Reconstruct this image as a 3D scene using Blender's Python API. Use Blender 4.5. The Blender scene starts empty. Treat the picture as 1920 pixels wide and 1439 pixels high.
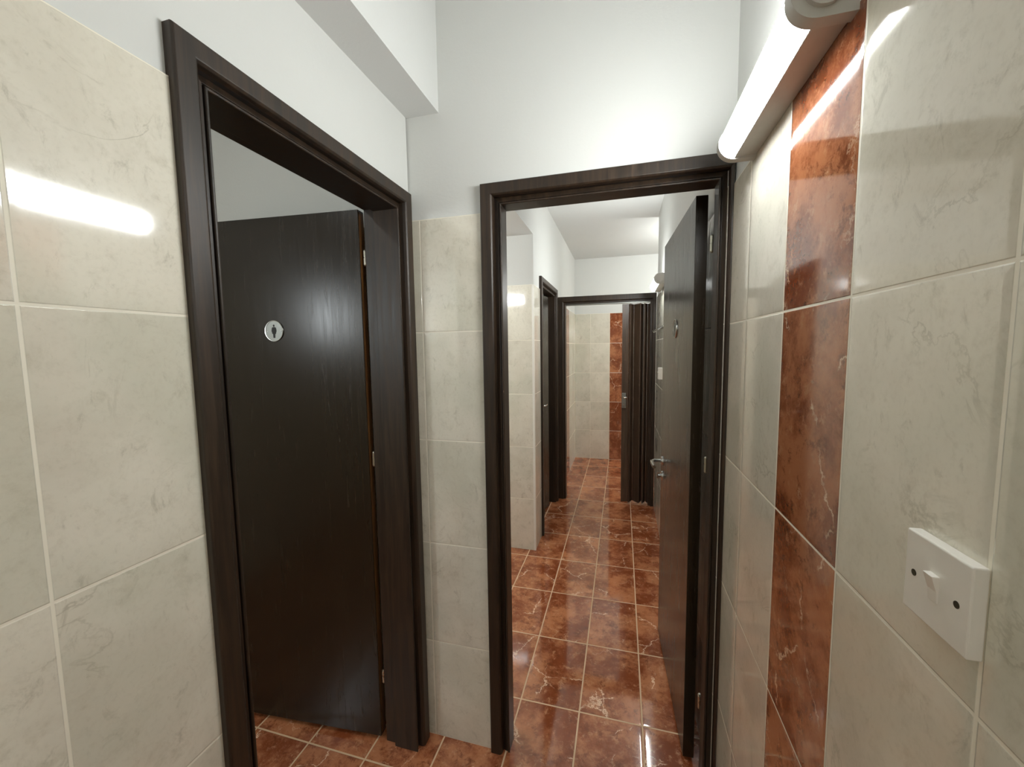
import bpy, bmesh, math
from mathutils import Vector, Matrix

# ---------------------------------------------------------------- camera, world, exposure
scene = bpy.context.scene
col = scene.collection
F_PX, YAW, PITCH, ROLL = 749.972, -0.2683, -0.0850, -0.0141
EYE = Vector((0, 0, 1.53))
fw = Vector((math.sin(YAW)*math.cos(PITCH), math.cos(YAW)*math.cos(PITCH), math.sin(PITCH)))
r0 = Vector((math.cos(YAW), -math.sin(YAW), 0))
u0 = r0.cross(fw)
rt = r0*math.cos(ROLL) + u0*math.sin(ROLL)
up = -r0*math.sin(ROLL) + u0*math.cos(ROLL)
cd = bpy.data.cameras.new('camera')
cd.sensor_fit = 'HORIZONTAL'
cd.sensor_width = 36.0
cd.lens = F_PX/1920*36.0
cd.clip_start = 0.02
cam = bpy.data.objects.new('camera', cd)
col.objects.link(cam)
cam.matrix_world = Matrix(((rt.x, up.x, -fw.x, EYE.x), (rt.y, up.y, -fw.y, EYE.y), (rt.z, up.z, -fw.z, EYE.z), (0, 0, 0, 1)))
scene.camera = cam

world = bpy.data.worlds.new('world')
scene.world = world
world.use_nodes = True
world.node_tree.nodes['Background'].inputs[0].default_value = (0.6, 0.62, 0.65, 1)
world.node_tree.nodes['Background'].inputs[1].default_value = 0.05

vs = scene.view_settings
vs.view_transform = 'Standard'
vs.look = 'None'
vs.gamma = 1.0
vs.use_curve_mapping = False
vs.exposure = 0.0
scene.cycles.use_denoising = True
scene.cycles.max_bounces = 14
scene.cycles.diffuse_bounces = 10
scene.cycles.glossy_bounces = 8
scene.cycles.sample_clamp_indirect = 6.0
scene.cycles.caustics_reflective = True

# radiance of the tube lamps: near, corridor, alcove; then added fills: end cubicle, behind the viewer
LAMP_NEAR, LAMP_CORR, LAMP_ALC, FILL_END, FILL_REAR = 76.0, 88.0, 135.0, 200.0, 104.0
FILL_WC = 34.0  # added unseen fill on the toilet room ceiling

# assumed unseen area light in the left toilet room; no window is built
al = bpy.data.lights.new('assumed_toilet_light', 'AREA')
al.shape = 'RECTANGLE'
al.size, al.size_y = 0.22, 0.34
al.energy = 13.0
al.color = (0.90, 0.97, 1.0)
ao = bpy.data.objects.new('assumed_toilet_light', al)
col.objects.link(ao)
ao.location = (-2.22, -0.75, 1.84)
ao.rotation_euler = (math.radians(90), 0, math.radians(-90))

# ---------------------------------------------------------------- dimensions (metres)
XL, XR, YF = -0.738, 0.3075, 1.3377      # left wall, right wall, wall with the corridor doorway
YB = 1.445                               # its back face
XC = -0.62                               # left wall of the corridor
XI = -0.88                               # inner face of the left wall (toilet room side)
ZT = 1.996                               # top of the wall tiles
ROW = 0.3992                             # height of a wall tile
ZC = 2.73                                # ceiling
ZS = 2.35                                # beam soffit
PT = 0.006                               # tile thickness over the plaster
YP, YE, YW = 2.87, 3.98, 5.57            # pillar face, partition frame, end wall

# ---------------------------------------------------------------- node helpers
class NT:
    def __init__(self, name):
        self.m = bpy.data.materials.new(name)
        self.m.use_nodes = True
        self.t = self.m.node_tree
        self.b = self.t.nodes['Principled BSDF']
    def n(self, kind, **kw):
        nd = self.t.nodes.new(kind)
        for k, v in kw.items():
            setattr(nd, k, v)
        return nd
    def link(self, a, b):
        self.t.links.new(a, b)
    def put(self, sock, v):
        if isinstance(v, (int, float)):
            sock.default_value = v
        elif isinstance(v, (tuple, list)):
            sock.default_value = tuple(v)
        else:
            self.link(v, sock)
    def m2(self, op, a, b=0.0, c=0.0, clamp=False):
        nd = self.n('ShaderNodeMath', operation=op, use_clamp=clamp)
        self.put(nd.inputs[0], a); self.put(nd.inputs[1], b); self.put(nd.inputs[2], c)
        return nd.outputs[0]
    def ramp(self, v, lo, hi, a=0.0, b=1.0, smooth=True):
        nd = self.n('ShaderNodeMapRange', interpolation_type='SMOOTHSTEP' if smooth else 'LINEAR')
        self.put(nd.inputs[0], v)
        for i, x in enumerate((lo, hi, a, b)):
            self.put(nd.inputs[i+1], x)
        return nd.outputs[0]
    def mix(self, f, a, b):
        nd = self.n('ShaderNodeMix', data_type='RGBA')
        self.put(nd.inputs[0], f)
        self.put(nd.inputs[6], a if not isinstance(a, tuple) else (*a, 1))
        self.put(nd.inputs[7], b if not isinstance(b, tuple) else (*b, 1))
        return nd.outputs[2]
    def noise(self, vec, scale, detail=4.0, rough=0.55, dist=0.0):
        nd = self.n('ShaderNodeTexNoise')
        self.put(nd.inputs['Vector'], vec)
        nd.inputs['Scale'].default_value = scale
        nd.inputs['Detail'].default_value = detail
        nd.inputs['Roughness'].default_value = rough
        nd.inputs['Distortion'].default_value = dist
        return nd.outputs['Fac']
    def pos(self):
        return self.n('ShaderNodeNewGeometry').outputs['Position']
    def sep(self, v):
        nd = self.n('ShaderNodeSeparateXYZ')
        self.link(v, nd.inputs[0])
        return nd.outputs
    def comb(self, x, y, z):
        nd = self.n('ShaderNodeCombineXYZ')
        for i, v in enumerate((x, y, z)):
            self.put(nd.inputs[i], v)
        return nd.outputs[0]
    def vm(self, op, a, b):
        nd = self.n('ShaderNodeVectorMath', operation=op)
        self.put(nd.inputs[0], a); self.put(nd.inputs[1], b)
        return nd.outputs[0]
    def bump(self, h, strength, dist):
        nd = self.n('ShaderNodeBump')
        nd.inputs['Strength'].default_value = strength
        nd.inputs['Distance'].default_value = dist
        self.link(h, nd.inputs['Height'])
        return nd.outputs[0]
    def set(self, **kw):
        for k, v in kw.items():
            key = k.replace('_', ' ')
            s = self.b.inputs[key]
            if isinstance(v, tuple) and len(v) == 3 and s.type == 'RGBA':
                v = (*v, 1)
            self.put(s, v)

def srgb(r, g, b):
    f = lambda c: (c/255/12.92) if c/255 <= 0.04045 else ((c/255+0.055)/1.055)**2.4
    return (f(r), f(g), f(b))

def veins(t, vec, scale, width, maskscale, lo, hi, dist=1.2, detail=5.0):
    """thin wandering vein lines, broken up by a mask"""
    v = t.noise(vec, scale, detail, 0.6, dist)
    d = t.m2('ABSOLUTE', t.m2('SUBTRACT', v, 0.5))
    line = t.ramp(d, 0.0, width, 1.0, 0.0)
    msk = t.ramp(t.noise(t.vm('ADD', vec, (7.3, 1.9, 4.4)), maskscale, 2.0), lo, hi)
    return t.m2('MULTIPLY', line, msk)

def cream(t, vec):
    big = t.noise(vec, 3.2, 5.0, 0.6, 0.5)
    c = t.mix(t.ramp(big, 0.35, 0.7), srgb(230, 225, 211), srgb(216, 210, 195))
    mid = t.noise(vec, 18.0, 9.0, 0.75, 0.3)
    c = t.mix(t.ramp(mid, 0.50, 0.74, 0.0, 0.45), c, srgb(180, 172, 152))
    wh = t.noise(t.vm('ADD', vec, (3.1, 8.2, 5.5)), 9.0, 5.0, 0.65, 1.0)
    c = t.mix(t.ramp(wh, 0.56, 0.78, 0.0, 0.5), c, srgb(230, 225, 210))
    v1 = veins(t, vec, 5.0, 0.016, 5.0, 0.52, 0.72, 0.9, 7.0)
    c = t.mix(t.m2('MULTIPLY', v1, 0.40), c, srgb(150, 143, 122))
    sm = t.noise(t.vm('MULTIPLY', t.vm('ADD', vec, (2.2, 4.4, 6.6)), (1.0, 1.0, 0.55)), 32.0, 9.0, 0.75, 0.6)
    c = t.mix(t.ramp(sm, 0.55, 0.70, 0.0, 0.42), c, srgb(158, 152, 134))
    gr = t.noise(t.vm('ADD', vec, (9.2, 1.4, 0.6)), 2.6, 3.0, 0.5, 0.3)
    c = t.mix(t.ramp(gr, 0.46, 0.64, 0.0, 0.35), c, srgb(196, 198, 180))
    fine = t.noise(vec, 120.0, 3.0, 0.6)
    return t.mix(t.ramp(fine, 0.45, 0.8, 0.0, 0.14), c, srgb(168, 160, 140))

def warp(t, vec, scale, amp):
    nd = t.n('ShaderNodeTexNoise')
    t.put(nd.inputs['Vector'], vec)
    nd.inputs['Scale'].default_value = scale
    nd.inputs['Detail'].default_value = 6.0
    nd.inputs['Roughness'].default_value = 0.7
    d = t.vm('SUBTRACT', nd.outputs['Color'], (0.5, 0.5, 0.5))
    return t.vm('ADD', vec, t.vm('MULTIPLY', d, (amp, amp, amp)))

def cracks(t, vec, scale, width, lo, hi, seed):
    """long jagged lightning-like vein lines"""
    w = warp(t, t.vm('ADD', vec, seed), 9.0, 0.11)
    nd = t.n('ShaderNodeTexVoronoi', feature='DISTANCE_TO_EDGE')
    t.put(nd.inputs['Vector'], w)
    nd.inputs['Scale'].default_value = scale
    line = t.ramp(nd.outputs['Distance'], 0.0, width, 1.0, 0.0)
    m = t.noise(t.vm('ADD', vec, (seed[2], seed[0], seed[1])), 5.0, 3.0, 0.6)
    return t.m2('MULTIPLY', line, t.ramp(m, lo, hi))

def rust(t, vec):
    a = t.noise(vec, 5.0, 12.0, 0.72, 0.15)
    c = t.mix(t.ramp(a, 0.42, 0.60), srgb(124, 64, 36), srgb(176, 114, 78))
    b = t.noise(t.vm('ADD', vec, (5.2, 2.2, 9.1)), 17.0, 12.0, 0.8, 0.2)
    c = t.mix(t.ramp(b, 0.52, 0.62, 0.0, 0.8), c, srgb(106, 55, 31))
    d = t.noise(t.vm('ADD', vec, (1.2, 6.6, 3.1)), 24.0, 12.0, 0.8, 0.2)
    c = t.mix(t.ramp(d, 0.53, 0.64, 0.0, 0.75), c, srgb(190, 136, 100))
    v1 = cracks(t, vec, 3.2, 0.011, 0.53, 0.58, (3.3, 7.7, 1.1))
    c = t.mix(t.m2('MULTIPLY', v1, 0.85), c, srgb(236, 204, 174))
    v2 = cracks(t, vec, 6.0, 0.014, 0.56, 0.62, (8.1, 2.9, 5.4))
    return t.mix(t.m2('MULTIPLY', v2, 0.5), c, srgb(222, 182, 150))

def tile_mat(name, ua, u_off, u_size, va='z', v_off=0.0, v_size=ROW, red=None, allred=False, grout=0.0034,
             groutcol=(238, 232, 216), rough=0.07):
    t = NT(name)
    p = t.pos()
    s = dict(zip('xyz', t.sep(p)))
    def cell(c, off, size):
        w = t.m2('DIVIDE', t.m2('SUBTRACT', c, off), size)
        i = t.m2('FLOOR', w)
        f = t.m2('SUBTRACT', w, i)
        d = t.m2('MULTIPLY', t.m2('MINIMUM', f, t.m2('SUBTRACT', 1.0, f)), size)
        return i, d
    iu, du = cell(s[ua], u_off, u_size)
    iv, dv = cell(s[va], v_off, v_size)
    d = t.m2('MINIMUM', du, dv)
    wn = t.n('ShaderNodeTexWhiteNoise', noise_dimensions='2D')
    t.link(t.comb(iu, iv, 0.0), wn.inputs['Vector'])
    off = t.vm('MULTIPLY', wn.outputs['Color'], (17.0, 13.0, 11.0))
    vec = t.vm('ADD', p, off)
    if allred:
        c = rust(t, vec)
    else:
        c = cream(t, vec)
        if red:
            k = t.m2('MULTIPLY', t.m2('GREATER_THAN', s[ua], red[0]), t.m2('LESS_THAN', s[ua], red[1]))
            c = t.mix(k, c, rust(t, vec))
    vary = t.ramp(wn.outputs['Value'], 0.0, 1.0, *((1.22, 1.36) if allred else (0.96, 1.03)), smooth=False)
    hsv = t.n('ShaderNodeHueSaturation')
    t.put(hsv.inputs['Value'], vary)
    t.link(c, hsv.inputs['Color'])
    g = t.ramp(d, grout*0.5, grout*0.5+0.0007, 1.0, 0.0)
    c = t.mix(g, hsv.outputs['Color'], srgb(*groutcol))
    edge = t.m2('ADD', t.ramp(d, grout*0.45, grout*0.5+0.0016, 0.0, 0.75), t.ramp(d, 0.0, 0.012, 0.0, 0.25))
    wave = t.noise(p, 9.0, 1.0, 0.4)
    h = t.m2('ADD', edge, t.m2('MULTIPLY', wave, 0.16))
    t.set(Base_Color=c, Roughness=t.mix(g, (rough,)*3, (0.7,)*3), Normal=t.bump(h, 0.55, 0.0015), IOR=1.74)
    t.b.inputs['Specular IOR Level'].default_value = 0.5
    return t.m

def plaster_mat(name, colr):
    t = NT(name)
    p = t.pos()
    a = t.noise(p, 2.0, 3.0)
    c = t.mix(t.ramp(a, 0.3, 0.7, 0.0, 0.35), colr, tuple(x*0.93 for x in colr))
    h = t.m2('ADD', t.noise(p, 90.0, 4.0, 0.6), t.m2('MULTIPLY', t.noise(p, 14.0, 3.0), 0.8))
    t.set(Base_Color=c, Roughness=0.75, Normal=t.bump(h, 0.16, 0.003))
    return t.m

def wood_mat(name, base, light, rough, long_axis='z', spec=0.5, grain=0.10):
    t = NT(name)
    p = t.n('ShaderNodeTexCoord').outputs['Object']
    sc = {'z': (26.0, 26.0, 1.6), 'x': (1.6, 26.0, 26.0), 'y': (26.0, 1.6, 26.0)}[long_axis]
    v = t.vm('MULTIPLY', p, sc)
    g = t.noise(v, 2.4, 7.0, 0.65, 0.6)
    c = t.mix(t.ramp(g, 0.36, 0.72), base, light)
    fine = t.noise(t.vm('MULTIPLY', v, (3.0, 3.0, 1.0)), 4.0, 4.0, 0.7)
    c = t.mix(t.ramp(fine, 0.52, 0.8, 0.0, min(0.5, grain*5)), c, tuple(x*0.45 for x in base))
    r = t.ramp(g, 0.2, 0.8, rough*0.9, rough*1.2)
    h = t.m2('ADD', t.m2('MULTIPLY', g, 0.5), t.m2('MULTIPLY', fine, 0.35))
    t.set(Base_Color=c, Roughness=r, Normal=t.bump(h, grain, 0.001))
    t.b.inputs['Specular IOR Level'].default_value = spec
    return t.m

def plain_mat(name, colr, rough=0.4, metal=0.0, spec=0.5):
    t = NT(name)
    a = t.noise(t.n('ShaderNodeTexCoord').outputs['Object'], 40.0, 3.0)
    t.set(Base_Color=t.mix(t.ramp(a, 0.3, 0.7, 0.0, 0.25), colr, tuple(x*0.9 for x in colr)),
          Roughness=t.ramp(a, 0.2, 0.8, rough*0.85, rough*1.15), Metallic=metal)
    t.b.inputs['Specular IOR Level'].default_value = spec
    return t.m

def lamp_mat(name, colr, strength):
    t = NT(name)
    t.set(Base_Color=(0.85, 0.86, 0.85), Roughness=0.4, Emission_Color=colr, Emission_Strength=strength)
    return t.m

PAINT = plaster_mat('white_paint', srgb(212, 213, 210))
CEIL = plaster_mat('ceiling_paint', srgb(212, 213, 211))
T_LEFT = tile_mat('cream_tiles_left', 'y', 0.3293, 0.2532)
T_RIGHT = tile_mat('cream_and_rust_tiles_right', 'y', 0.4263, 0.2444, red=(0.6707, 0.9151))
T_FRONT = tile_mat('cream_tiles_front', 'x', -0.7015, 0.2532)
T_PILLAR = tile_mat('cream_tiles_pillar', 'x', -0.8733, 0.2532)
T_LATER = tile_mat('cream_tiles_partition_side', 'y', 2.90, 0.2532, red=(4.672, 4.924))
T_END = tile_mat('cream_and_rust_tiles_end', 'x', -0.1588, 0.2532, red=(-0.1588, 0.0944))
T_FLOOR = tile_mat('rust_marble_floor_tiles', 'x', -0.4130, 0.2532, 'y', 1.1784, 0.4008, allred=True, grout=0.0056,
                   groutcol=(226, 192, 154), rough=0.06)
WOOD = wood_mat('wenge_stained_frame', srgb(36, 27, 19), srgb(60, 44, 30), 0.40)
LEAF = wood_mat('wenge_stained_leaf', srgb(36, 28, 18), srgb(40, 31, 20), 0.24, grain=0.012, spec=0.42)
LEAFEDGE = wood_mat('leaf_edge_veneer', srgb(84, 52, 22), srgb(108, 70, 30), 0.40)
FOLD = wood_mat('brown_folding_panel', srgb(70, 54, 42), srgb(92, 72, 56), 0.38)
CHROME = plain_mat('satin_chrome', srgb(190, 190, 186), 0.22, 1.0)
STEEL = plain_mat('brushed_steel', srgb(150, 152, 148), 0.38, 1.0)
BRASS = plain_mat('hinge_steel', srgb(206, 202, 188), 0.3, 1.0)
BLACK = plain_mat('black_print', srgb(14, 14, 14), 0.5)
WHITE = plain_mat('white_plastic', srgb(232, 228, 220), 0.32)
GREYP = plain_mat('grey_white_lamp_body', srgb(200, 198, 192), 0.45)
SCREW = plain_mat('screw_recess', srgb(70, 66, 52), 0.5, 0.6)


# ---------------------------------------------------------------- mesh helpers
def make(name, bm, mats, parent=None, smooth=None, bevel=0.0, seg=2):
    bmesh.ops.recalc_face_normals(bm, faces=bm.faces[:])
    me = bpy.data.meshes.new(name)
    bm.to_mesh(me)
    bm.free()
    for m in (mats if isinstance(mats, (list, tuple)) else [mats]):
        me.materials.append(m)
    if smooth is not None:
        for p in me.polygons:
            p.use_smooth = True
        if hasattr(me, 'set_sharp_from_angle'):
            me.set_sharp_from_angle(angle=math.radians(smooth))
    o = bpy.data.objects.new(name, me)
    col.objects.link(o)
    if parent is not None:
        o.parent = parent
        o.matrix_parent_inverse = Matrix.Identity(4)
    if bevel:
        b = o.modifiers.new('bevel', 'BEVEL')
        b.width = bevel
        b.segments = seg
        b.limit_method = 'ANGLE'
    return o

def rebase(o, loc):
    """move an object's origin to loc without moving its mesh"""
    o.data.transform(Matrix.Translation(-Vector(loc)))
    o.location = loc
    return o

def box(bm, x0, x1, y0, y1, z0, z1, mi=0):
    v = [bm.verts.new((x, y, z)) for x in (x0, x1) for y in (y0, y1) for z in (z0, z1)]
    for q in ((0, 1, 3, 2), (4, 6, 7, 5), (0, 4, 5, 1), (2, 3, 7, 6), (0, 2, 6, 4), (1, 5, 7, 3)):
        f = bm.faces.new([v[i] for i in q])
        f.material_index = mi
    return v

def prism(bm, pts, a, b, fn, mi=0):
    """closed polygon pts extruded from a to b; fn(p, t) -> 3D point"""
    A = [bm.verts.new(fn(p, a)) for p in pts]
    B = [bm.verts.new(fn(p, b)) for p in pts]
    n = len(pts)
    fs = [bm.faces.new(A[::-1]), bm.faces.new(B)]
    for i in range(n):
        fs.append(bm.faces.new((A[i], A[(i+1) % n], B[(i+1) % n], B[i])))
    for f in fs:
        f.material_index = mi
    return fs

def tube(bm, p0, p1, r0, r1=None, n=20, mi=0):
    r1 = r0 if r1 is None else r1
    p0, p1 = Vector(p0), Vector(p1)
    d = (p1-p0).normalized()
    a = d.orthogonal().normalized()
    b = d.cross(a)
    ring = lambda p, r: [bm.verts.new(p + (a*math.cos(t*2*math.pi/n) + b*math.sin(t*2*math.pi/n))*r) for t in range(n)]
    A, B = ring(p0, r0), ring(p1, r1)
    fs = [bm.faces.new(A[::-1]), bm.faces.new(B)]
    for i in range(n):
        fs.append(bm.faces.new((A[i], A[(i+1) % n], B[(i+1) % n], B[i])))
    for f in fs:
        f.material_index = mi

def pipe(bm, pts, r, n=14):
    """rounded bent bar through pts"""
    pts = [Vector(p) for p in pts]
    rings = []
    ref = None
    for i, p in enumerate(pts):
        d = ((pts[min(i+1, len(pts)-1)]-p).normalized() + (p-pts[max(i-1, 0)]).normalized()).normalized()
        a = d.orthogonal().normalized() if ref is None else (ref - d*ref.dot(d)).normalized()
        ref = a
        b = d.cross(a)
        rings.append([bm.verts.new(p + (a*math.cos(t*2*math.pi/n) + b*math.sin(t*2*math.pi/n))*r) for t in range(n)])
    bm.faces.new(rings[0][::-1]); bm.faces.new(rings[-1])
    for A, B in zip(rings, rings[1:]):
        for i in range(n):
            bm.faces.new((A[i], A[(i+1) % n], B[(i+1) % n], B[i]))

def empty(name, loc, label=None, cat=None, group=None, kind=None):
    o = bpy.data.objects.new(name, None)
    o.empty_display_size = 0.05
    o.location = loc
    col.objects.link(o)
    tag(o, label, cat, group, kind)
    return o

def tag(o, label=None, cat=None, group=None, kind=None):
    for k, v in (('label', label), ('category', cat), ('group', group), ('kind', kind)):
        if v:
            o[k] = v
    return o

def child(name, bm, mats, root, **kw):
    """mesh given in world coordinates, stored relative to its thing's origin"""
    base = Vector(root.location)
    q = root.parent
    while q is not None:
        base += Vector(q.location)
        q = q.parent
    o = make(name, bm, mats, root, **kw)
    o.data.transform(Matrix.Translation(-base))
    return o

def structure(name, bm, mats, label, cat, **kw):
    return tag(make(name, bm, mats, **kw), label, cat, kind='structure')

# ---------------------------------------------------------------- the room shell
bm = bmesh.new()
box(bm, -2.4, 1.3, -2.6, 5.7, -0.12, 0.0)
structure('floor', bm, T_FLOOR, 'glossy rust-red marble tile floor with pale grout running down the corridor', 'floor')

bm = bmesh.new()
box(bm, -2.4, 1.3, -2.6, 5.7, ZC, ZC+0.1)
structure('ceiling', bm, CEIL, 'plain white ceiling high above the doors', 'ceiling')

# doorway 1 (left wall) and doorway 2 (front wall), outer edges of the frames
D1 = (0.537, 1.323, 2.083)
D2 = (-0.468, XR, 2.088)
D3 = (3.115, 3.925, 2.098)
D4 = (-0.612, 0.306, 2.035)
CUT = 0.032

def wall_y(bm, xf, xb, y0, y1, z1, hole=None, sgn=1, zt=ZT, both=False):
    """wall along y whose tiled face lies at xf, back at xb; slots 0 tiles, 1 paint"""
    lo, hi = min(xf, xb), max(xf, xb)
    def seg(a, b, z0, zz):
        if zz <= zt:
            box(bm, lo, hi, a, b, z0, zz, 0)
            return
        if z0 < zt:
            box(bm, lo, hi, a, b, z0, zt, 0)
        p0 = max(z0, zt)
        pl, ph = (lo + (PT if (xf < xb or both) else 0), hi - (PT if (xf > xb or both) else 0))
        box(bm, pl, ph, a, b, p0, zz, 1)
    if hole:
        seg(y0, hole[0]+CUT, 0, z1)
        seg(hole[0]+CUT, hole[1]-CUT, hole[2]-CUT, z1)
        seg(hole[1]-CUT, y1, 0, z1)
    else:
        seg(y0, y1, 0, z1)

def wall_x(bm, yf, yb, x0, x1, z1, hole=None, zt=ZT, both=False, cut1=None):
    lo, hi = min(yf, yb), max(yf, yb)
    c1 = CUT if cut1 is None else cut1
    def seg(a, b, z0, zz):
        if zz <= zt:
            box(bm, a, b, lo, hi, z0, zz, 0)
            return
        if z0 < zt:
            box(bm, a, b, lo, hi, z0, zt, 0)
        p0 = max(z0, zt)
        pl, ph = (lo + (PT if (yf < yb or both) else 0), hi - (PT if (yf > yb or both) else 0))
        box(bm, a, b, pl, ph, p0, zz, 1)
    if hole:
        seg(x0, hole[0]+CUT, 0, z1)
        seg(hole[0]+CUT, hole[1]-c1, hole[2]-CUT, z1)
        if x1 > hole[1]-c1:
            seg(hole[1]-c1, x1, 0, z1)
    else:
        seg(x0, x1, 0, z1)

bm = bmesh.new()
wall_y(bm, XL, XI, -2.5, YF, ZC, D1)
structure('wall_left', bm, [T_LEFT, PAINT], 'left wall of cream marble tiles with white paint above, around the near doorway', 'wall')

bm = bmesh.new()
wall_y(bm, XR, XR+0.12, -2.5, 3.965, ZC)
structure('wall_right', bm, [T_RIGHT, PAINT], 'right wall of glossy cream tiles with one rust-red marble strip', 'wall')

bm = bmesh.new()
wall_x(bm, YF, YB, -2.3, XR+0.02, ZC, D2, both=True, cut1=0.012)
structure('wall_front', bm, [T_FRONT, PAINT], 'wall facing the viewer, white above and narrow tiled between the two doorways', 'wall')

bm = bmesh.new()
wall_x(bm, -2.5, -2.6, XL-0.14, XR+0.12, ZC)
structure('wall_back', bm, [T_FRONT, PAINT], 'tiled wall behind the viewer', 'wall')

bm = bmesh.new()
wall_y(bm, -2.3, -2.4, -1.3, 5.7, ZC)
structure('wall_outer', bm, [T_LEFT, PAINT], 'far left wall of the toilet room and wash alcove', 'wall')
bm = bmesh.new()
wall_x(bm, -1.2, -1.3, -2.3, XI, ZC)
structure('wall_toilet', bm, [T_FRONT, PAINT], 'near wall of the left toilet room', 'wall')

# corridor: wall block with the small folding door, alcove before it, end room behind
bm = bmesh.new()
wall_x(bm, YP, YP+0.10, -2.3, XC, ZC)
wall_y(bm, XC, XC-0.13, YP+0.10, 4.10, ZC, D3)
structure('wall_pillar', bm, [T_LATER, PAINT], 'tiled wall corner on the left of the corridor beyond the doorway', 'wall')
for ob in (bpy.data.objects['wall_pillar'],):
    ob.data.materials.append(T_PILLAR)
    for p in ob.data.polygons:
        c = ob.matrix_world @ p.center
        if p.material_index == 0 and abs(p.normal.y) > 0.9 and c.y < YP + 0.11:
            p.material_index = 2

bm = bmesh.new()
wall_y(bm, XC, XC-0.13, 4.10, YW, ZC)
structure('wall_end_left', bm, [T_LATER, PAINT], 'left tiled wall of the end cubicle with a rust strip', 'wall')
bm = bmesh.new()
wall_x(bm, YW, YW+0.1, XC-0.13, 1.3, ZC)
structure('wall_end', bm, [T_END, PAINT], 'far end wall of cream tiles with a vertical rust-red strip', 'wall')
bm = bmesh.new()
wall_y(bm, 1.2, 1.3, 3.965, YW, ZC)
structure('wall_end_right', bm, [T_LATER, PAINT], 'right wall of the end cubicle, hidden from view', 'wall')
bm = bmesh.new()
wall_x(bm, YE+0.09, 3.93, XR+0.12, 1.3, ZC)
structure('wall_end_return', bm, [T_END, PAINT], 'short return wall of the end cubicle, hidden from view', 'wall')

bm = bmesh.new()
box(bm, XL-PT, XC, -2.5, YF+PT, ZS, ZC)
box(bm, -2.3, XC, YB-PT, YP+PT, ZS, ZC)
structure('beam_left', bm, CEIL, 'white boxed ceiling beam along the left wall, running on above the alcove', 'beam')

bm = bmesh.new()
box(bm, XC-0.012, XC+0.003, YP-0.003, YP+0.010, 0.0, ZT)
structure('trim_1', bm, WHITE, 'white corner strip on the tiled corner beyond the doorway', 'corner strip')

# ---------------------------------------------------------------- door frames
ARCH = [(0.0, -0.008), (0.0, 0.012), (0.003, 0.016), (0.037, 0.016), (0.042, 0.012), (0.045, 0.003), (0.045, -0.014)]
def lining(depth):
    return [(CUT+0.001, -0.0145), (0.0445, -0.0145), (0.0445, -0.010), (0.0605, -0.0045), (0.061, -0.008), (0.0625, -0.008), (0.063, -0.003), (0.0650, -0.001), (0.0685, -0.001),
            (0.070, -0.003), (0.070, -depth+0.045), (0.058, -depth+0.042), (0.058, -depth), (CUT+0.001, -depth)]

def sweep_frame(bm, prof, a0, a1, zt, P, shrink1=0.0):
    """profile (u, v) swept up, across and down; P(a, v, z) gives the point; shrink1 narrows the leg at a1"""
    rows = []
    for u, v in prof:
        u1 = max(0.0, u-shrink1)
        rows.append([bm.verts.new(P(a0+u, v, 0.0)), bm.verts.new(P(a0+u, v, zt-u)),
                     bm.verts.new(P(a1-u1, v, zt-u)), bm.verts.new(P(a1-u1, v, 0.0))])
    n = len(rows)
    for i in range(n):
        A, B = rows[i], rows[(i+1) % n]
        for k in range(3):
            bm.faces.new((A[k], A[k+1], B[k+1], B[k]))
    bm.faces.new([r[0] for r in rows])
    bm.faces.new([r[3] for r in rows][::-1])

def door_frame(root, a0, a1, zt, P, depth, shrink1=0.0, mat=None):
    bm = bmesh.new()
    sweep_frame(bm, ARCH, a0, a1, zt, P, shrink1)
    child('architrave', bm, mat or WOOD, root, bevel=0.0012)
    bm = bmesh.new()
    sweep_frame(bm, lining(depth), a0, a1, zt, P, shrink1)
    child('door_lining', bm, mat or WOOD, root, bevel=0.0010)

def leaf_mesh(bm, o, d, n, w, z0, z1, th):
    """slab: o front hinge corner, d along width, n out of the front face; slot 1 on the edges"""
    o, d, n = Vector(o), Vector(d), Vector(n)
    def q(s, t, z):
        v = o + d*s - n*t
        return (v.x, v.y, z)
    V = [bm.verts.new(q(s, t, z)) for s in (0, w) for t in (0, th) for z in (z0, z1)]
    for k, idx in enumerate(((0, 1, 3, 2), (4, 6, 7, 5), (0, 4, 5, 1), (2, 3, 7, 6), (0, 2, 6, 4), (1, 5, 7, 3))):
        f = bm.faces.new([V[i] for i in idx])
        f.material_index = 0

def hinge(root, x, y, z, parent):
    bm = bmesh.new()
    tube(bm, (x, y, z-0.024), (x, y, z-0.001), 0.0065, n=14)
    tube(bm, (x, y, z+0.001), (x, y, z+0.024), 0.0065, n=14)
    tube(bm, (x, y, z-0.028), (x, y, z-0.024), 0.004, 0.0055, n=14)
    tube(bm, (x, y, z+0.024), (x, y, z+0.028), 0.0055, 0.004, n=14)
    tube(bm, (x, y, z-0.026), (x, y, z+0.026), 0.004, n=10)
    return child('hinge', bm, BRASS, parent, smooth=40)

HZ = (1.863, 1.13, 0.264)

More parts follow.
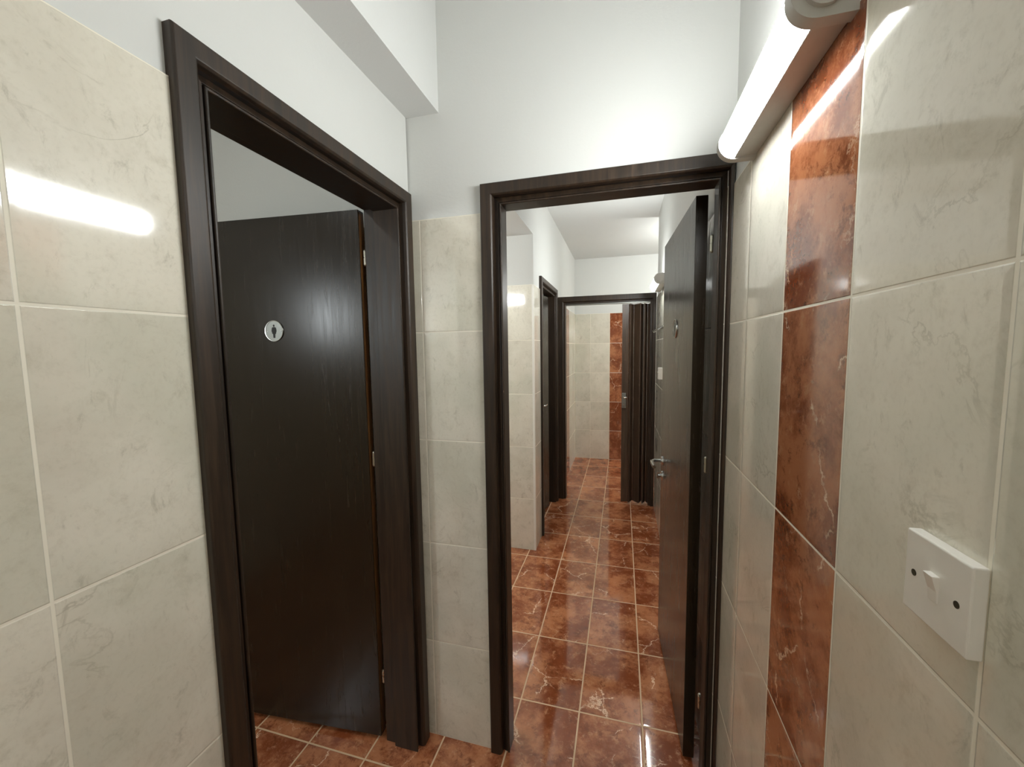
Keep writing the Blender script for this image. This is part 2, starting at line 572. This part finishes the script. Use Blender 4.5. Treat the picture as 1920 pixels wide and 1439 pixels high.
# door 1: near left, opening into the toilet room
d1 = empty('door_1', (XL, 0.93, 0), 'dark wenge door standing ajar in the left wall with a round figure sign', 'door', kind='structure')
P1 = lambda a, v, z: (XL+v, a, z)
door_frame(d1, *D1, P1, 0.142)
L1o, L1d = Vector((-0.899, 1.258, 0)), Vector((-0.997, -0.076, 0)).normalized()
L1n = Vector((-L1d.y*-1, 0, 0))
L1n = Vector((0.076, -0.997, 0)).normalized()
bm = bmesh.new()
leaf_mesh(bm, L1o, L1d, L1n, 0.67, 0.02, 2.028, 0.036)
leaf1 = child('door_leaf', bm, LEAF, d1, bevel=0.0015)
bm = bmesh.new()
e = L1o - L1d*0.0012
leaf_mesh(bm, e - L1n*0.004, L1d, L1n, 0.0014, 0.03, 2.02, 0.028)
child('edge_band', bm, LEAFEDGE, leaf1)
for z in HZ:
    hinge(d1, -0.888, 1.274, z, leaf1)

# door 2: doorway into the corridor, opened back along the right wall
d2 = empty('door_2', (-0.08, YF, 0), 'dark wenge doorway into the corridor, its leaf swung open along the right wall', 'door', kind='structure')
P2 = lambda a, v, z: (a, YF-v, z)
door_frame(d2, *D2, P2, 0.107, shrink1=0.034)
L2o = Vector((0.231, 1.475, 0))
L2d = Vector((-0.031, 0.68, 0)).normalized()
L2n = Vector((-L2d.y, L2d.x, 0))
bm = bmesh.new()
leaf_mesh(bm, L2o, L2d, L2n, 0.68, 0.016, 2.025, 0.038)
leaf2 = child('door_leaf', bm, LEAF, d2, bevel=0.0015)
for z in HZ:
    hinge(d2, 0.2785, 1.457, z, leaf2)

def lever(parent, o, d, n, s, z, side=1):
    """rose, spindle and lever arm pointing back to the hinge"""
    c = Vector(o) + Vector(d)*s
    c.z = z
    n = Vector(n); d = Vector(d)
    bm = bmesh.new()
    tube(bm, c - n*0.001, c + n*0.008, 0.025, 0.023, n=28)
    pipe(bm, [c, c+n*0.035, c+n*0.047-d*0.004, c+n*0.054-d*0.016, c+n*0.056-d*0.05, c+n*0.055-d*0.115], 0.0085)
    child('door_handle', bm, CHROME, parent, smooth=40)
    bm = bmesh.new()
    k = c + Vector((0, 0, -0.075))
    tube(bm, k - n*0.001, k + n*0.007, 0.025, 0.023, n=28)
    tube(bm, k, k + n*0.022, 0.0085, n=18)
    box(bm, *sum([[min(a, b), max(a, b)] for a, b in zip(k + n*0.014 - d*0.002 + Vector((0, 0, -0.016)), k + n*0.026 + d*0.004 + Vector((0, 0, 0.016)))], []))
    child('door_lock', bm, CHROME, parent, smooth=40)

lever(leaf2, L2o, L2d, L2n, 0.62, 0.962)

# door 3: closed brown folding door in the corridor's left wall
d3 = empty('door_3', (XC, 3.52, 0), 'narrow dark folding door closed in the left wall of the corridor', 'door', kind='structure')
P3 = lambda a, v, z: (XC+v, a, z)
door_frame(d3, *D3, P3, 0.127)
n3 = 6
ya, yb = 3.192, 3.848
for i in range(n3):
    w = (yb-ya)/n3
    y0, y1 = ya + i*w, ya + (i+1)*w
    x0, x1 = (-0.690, -0.668) if i % 2 == 0 else (-0.668, -0.690)
    bm = bmesh.new()
    pts = [(x0, y0+0.001), (x1, y1-0.001), (x1-0.012, y1-0.001), (x0-0.012, y0+0.001)]
    prism(bm, pts, 0.012, 2.012, lambda p, t: (p[0], p[1], t))
    child('folding_panel', bm, LEAF, d3, bevel=0.002)
bm = bmesh.new()
box(bm, -0.666, -0.660, 3.245, 3.275, 0.94, 1.10)
pipe(bm, [(-0.662, 3.26, 1.055), (-0.630, 3.26, 1.055), (-0.618, 3.266, 1.055), (-0.615, 3.28, 1.055), (-0.616, 3.36, 1.055)], 0.008)
child('door_handle', bm, CHROME, d3, smooth=40)

# door 4: frame across the corridor with the folding door pushed to its right
d4 = empty('door_4', (-0.15, YE, 0), 'dark frame across the corridor end with a brown folding door pushed to its right side', 'door', kind='structure')
P4 = lambda a, v, z: (a, YE-v, z)
ARCH4 = [(0.0, -0.05), (0.0, 0.014), (0.003, 0.017), (0.048, 0.017), (0.054, 0.012), (0.056, 0.002), (0.072, 0.002), (0.072, -0.09), (0.0, -0.09)]
bm = bmesh.new()
sweep_frame(bm, ARCH4, *D4, P4, 0.02)
child('architrave', bm, WOOD, d4, bevel=0.0012)
zig = [(0.003, 4.015), (0.061, 4.010), (0.076, 3.972), (0.110, 4.062), (0.150, 3.972), (0.168, 3.968), (0.197, 4.062), (0.202, 3.968), (0.234, 4.062), (0.252, 3.985)]
zig = [(0.002, 3.998), (0.062, 4.006), (0.078, 3.984), (0.110, 4.056), (0.168, 3.984), (0.197, 4.056), (0.202, 3.984), (0.235, 4.056), (0.251, 4.020)]
for i in range(len(zig)-1):
    (x0, y0), (x1, y1) = zig[i], zig[i+1]
    v = Vector((x1-x0, y1-y0)).normalized()
    nn = Vector((-v.y, v.x))*0.006
    a, b = Vector((x0, y0)), Vector((x1, y1))
    bm = bmesh.new()
    prism(bm, [(a.x, a.y), (b.x, b.y), (b.x+nn.x, b.y+nn.y), (a.x+nn.x, a.y+nn.y)], 0.012, 1.945, lambda p, t: (p[0], p[1], t))
    child('folding_panel', bm, FOLD, d4, bevel=0.001)
bm = bmesh.new()
box(bm, 0.004, 0.042, 3.990, 4.000, 0.948, 1.095)
child('lock_plate', bm, STEEL, d4, bevel=0.002)
bm = bmesh.new()
pipe(bm, [(0.026, 3.992, 1.055), (0.026, 3.965, 1.055), (0.030, 3.952, 1.055), (0.045, 3.948, 1.055), (0.050, 3.948, 1.055)], 0.009)
tube(bm, (0.024, 3.992, 0.98), (0.024, 3.986, 0.98), 0.008)
child('door_handle', bm, CHROME, d4, smooth=40)
bm = bmesh.new()
box(bm, -0.535, 0.25, 3.99, 4.04, 1.952, 1.963)
child('track_rail', bm, STEEL, d4)

# ---------------------------------------------------------------- wall lamps
def arc(cx, cz, r, a0, a1, n):
    return [(cx + r*math.cos(math.radians(a0+(a1-a0)*i/n)), cz + r*math.sin(math.radians(a0+(a1-a0)*i/n))) for i in range(n+1)]

def wall_lamp(frame, length, loc, label, power):
    """built with the wall at local x=0, length along +y, body towards -x; frame maps local to world"""
    root = empty('wall_lamp', loc, label, 'lamp', 'tube lamps on the walls')
    DIFFUSER = lamp_mat('lit_tube_diffuser', (0.97, 1.0, 0.985), power)
    R = 0.036
    cx, cz = -0.0455, 0.0
    W = lambda x, y, z: frame(x, y, z)
    c = 0.022
    bm = bmesh.new()
    pts = arc(cx, cz, R, 90, 264, 28)
    A = [bm.verts.new(W(p[0], c, p[1])) for p in pts]
    B = [bm.verts.new(W(p[0], length-c, p[1])) for p in pts]
    for i in range(len(pts)-1):
        bm.faces.new((A[i], A[i+1], B[i+1], B[i]))
    bm.faces.new(A); bm.faces.new(B[::-1])
    bm.faces.new((A[0], B[0], B[-1], A[-1]))
    child('diffuser', bm, DIFFUSER, root, smooth=50)
    bm = bmesh.new()
    pts = [(cx+0.0004, R), (0.0, R-0.006), (0.0, -R+0.004)] + arc(cx, cz, R, 270, 264.2, 3)
    prism(bm, pts, c, length-c, lambda p, t: W(p[0], t, p[1]))
    child('lamp_base', bm, GREYP, root, bevel=0.0015)
    for y0, y1, s in ((0.0, c, -1), (length, length-c, 1)):
        bm = bmesh.new()
        Rc = R + 0.0022
        pts = arc(cx, cz, Rc, 90, 270, 24) + [(0.0, -Rc), (0.0, Rc)]
        prism(bm, pts, y0, y1, lambda p, t: W(p[0], t, p[1]))
        pts = arc(cx+0.004, cz, 0.026, 0, 345, 23)
        prism(bm, pts, y0 + s*0.007, y0 - s*0.004, lambda p, t: W(p[0], t, p[1]))
        child('end_cap', bm, GREYP, root, smooth=35)
    return root

ZL = 2.022
wall_lamp(lambda x, y, z: (XR+x, 0.690+y, ZL+z), 0.455, (XR, 0.92, ZL), 'lit white tube lamp over the rust strip, right of the near doorway', LAMP_NEAR)
wall_lamp(lambda x, y, z: (XR-PT+x, 3.085+y, ZL+z), 0.455, (XR-PT, 3.31, ZL), 'small far tube lamp on the corridor wall above the open door leaf', LAMP_CORR)
wall_lamp(lambda x, y, z: (-1.46+y, YB-PT-x, ZL+0.045+z), 0.455, (-1.23, YB-PT, ZL+0.045), 'tube lamp hidden in the alcove behind the tiled strip', LAMP_ALC)
wall_lamp(lambda x, y, z: (XR+x, -1.35+y, ZL+z), 0.455, (XR, -1.12, ZL), 'added fill tube on the right wall behind the viewer, out of view', FILL_REAR)  # invented fill light, brightens the front room from out of view
wall_lamp(lambda x, y, z: (-1.55+z, -0.05+y, ZC+x), 0.455, (-1.55, 0.18, ZC), 'added fill tube on the ceiling of the toilet room, hidden by the left wall', FILL_WC)  # invented fill, lifts the toilet room wall above the leaf
wall_lamp(lambda x, y, z: (0.62+y, YE+0.10-x, ZL+0.2+z), 0.455, (0.85, YE+0.10, ZL+0.2), 'added fill tube inside the end cubicle, hidden behind the corridor wall', FILL_END)  # invented fill, brightens the end cubicle from an unseen spot

# ---------------------------------------------------------------- light switches
def light_switch(x, y0, y1, z0, z1, th, label):
    yc, zc = (y0+y1)/2, (z0+z1)/2
    root = empty('light_switch', (x, yc, zc), label, 'light switch', 'white wall switches')
    bm = bmesh.new()
    box(bm, x-th, x, y0, y1, z0, z1)
    plate = child('switch_plate', bm, WHITE, root, bevel=0.0018, seg=3)
    bm = bmesh.new()
    h, w = 0.0135, 0.0062
    pts = [(x-th+0.001, zc-h), (x-th-0.0012, zc-h), (x-th-0.0018, zc-0.002), (x-th-0.0065, zc+h), (x-th+0.001, zc+h)]
    prism(bm, pts, yc-w, yc+w, lambda p, t: (p[0], t, p[1]))
    child('rocker', bm, WHITE, root, bevel=0.0006)
    for sy in (-1, 1):
        bm = bmesh.new()
        yy = yc + sy*0.0275
        tube(bm, (x-th-0.0004, yy, zc), (x-th+0.002, yy, zc), 0.0034, n=18)
        box(bm, x-th-0.0007, x-th, yy-0.0026, yy+0.0026, zc-0.0006, zc+0.0006)
        child('screw', bm, SCREW, plate)
    return root

light_switch(XR, 0.424, 0.507, 1.2505, 1.336, 0.0125, 'square white rocker switch low on the right tiled wall, near the viewer')
light_switch(XR, 3.30, 3.385, 1.28, 1.37, 0.030, 'small far white switch box beside the open door leaf in the corridor')

# ---------------------------------------------------------------- toilet signs
def toilet_sign(c, d, n, label):
    """c centre on the face, d to the viewer's right along the face, n outwards"""
    c, d, n = Vector(c), Vector(d), Vector(n)
    root = empty('toilet_sign', c, label, 'sign', 'round figure signs on the doors')
    def pt(u, w, t):
        v = c + d*u + n*t
        return (v.x, v.y, v.z + w)
    bm = bmesh.new()
    prism(bm, [(0.039*math.cos(2*math.pi*i/48), 0.039*math.sin(2*math.pi*i/48)) for i in range(48)], 0.0, 0.0025, lambda p, t: pt(p[0], p[1], t))
    disc = child('sign_disc', bm, STEEL, root, smooth=30)
    bm = bmesh.new()
    N = 48
    rings = []
    for r, t in ((0.0365, 0.0024), (0.0370, 0.0040), (0.0390, 0.0042), (0.0398, 0.0020), (0.0398, 0.0)):
        rings.append([bm.verts.new(pt(r*math.cos(2*math.pi*i/N), r*math.sin(2*math.pi*i/N), t)) for i in range(N)])
    for A, B in zip(rings, rings[1:]):
        for i in range(N):
            bm.faces.new((A[i], A[(i+1) % N], B[(i+1) % N], B[i]))
    child('sign_rim', bm, CHROME, root, smooth=50)
    bm = bmesh.new()
    prism(bm, [(0.0036*math.cos(2*math.pi*i/20), 0.0195+0.0044*math.sin(2*math.pi*i/20)) for i in range(20)], 0.0024, 0.0030, lambda p, t: pt(p[0], p[1], t))
    half = [(0.0045, 0.0142), (0.0085, 0.012), (0.0103, 0.004), (0.0108, -0.003), (0.0085, -0.004), (0.0082, -0.010), (0.0046, -0.0115), (0.0042, -0.026), (0.0, -0.0265)]
    body = half + [(-u, w) for u, w in half[-2::-1]]
    prism(bm, body, 0.0024, 0.0030, lambda p, t: pt(p[0], p[1], t))
    child('figure', bm, BLACK, root)
    for s in (-1, 1):
        bm = bmesh.new()
        tube(bm, pt(s*0.031, 0, 0.0022), pt(s*0.031, 0, 0.0036), 0.0028, 0.0020, n=14)
        child('screw', bm, CHROME, disc, smooth=40)

s1 = (-1.264 - L1o.x)/L1d.x
toilet_sign(L1o + L1d*s1 + Vector((0, 0, 1.612)), -L1d, L1n, 'round steel sign with a black standing figure on the left door leaf')
toilet_sign(L2o + L2d*0.335 + Vector((0, 0, 1.607)), -L2d, L2n, 'round steel sign seen edge-on on the open corridor door leaf')

# ---------------------------------------------------------------- hook rail on the corridor wall
hr = empty('hook_rail', (XR, 3.52, 1.69), 'slim chrome hook rail on the corridor wall behind the open door leaf', 'hook rail')
bm = bmesh.new()
box(bm, XR-0.010, XR, 3.22, 3.84, 1.682, 1.696)
child('rail', bm, CHROME, hr, bevel=0.002)
for y in (3.28, 3.42, 3.56, 3.70):
    bm = bmesh.new()
    pipe(bm, [(XR-0.008, y, 1.688), (XR-0.030, y, 1.672), (XR-0.040, y, 1.660), (XR-0.046, y, 1.664), (XR-0.050, y, 1.676)], 0.005, n=10)
    child('hook', bm, CHROME, hr, smooth=40)
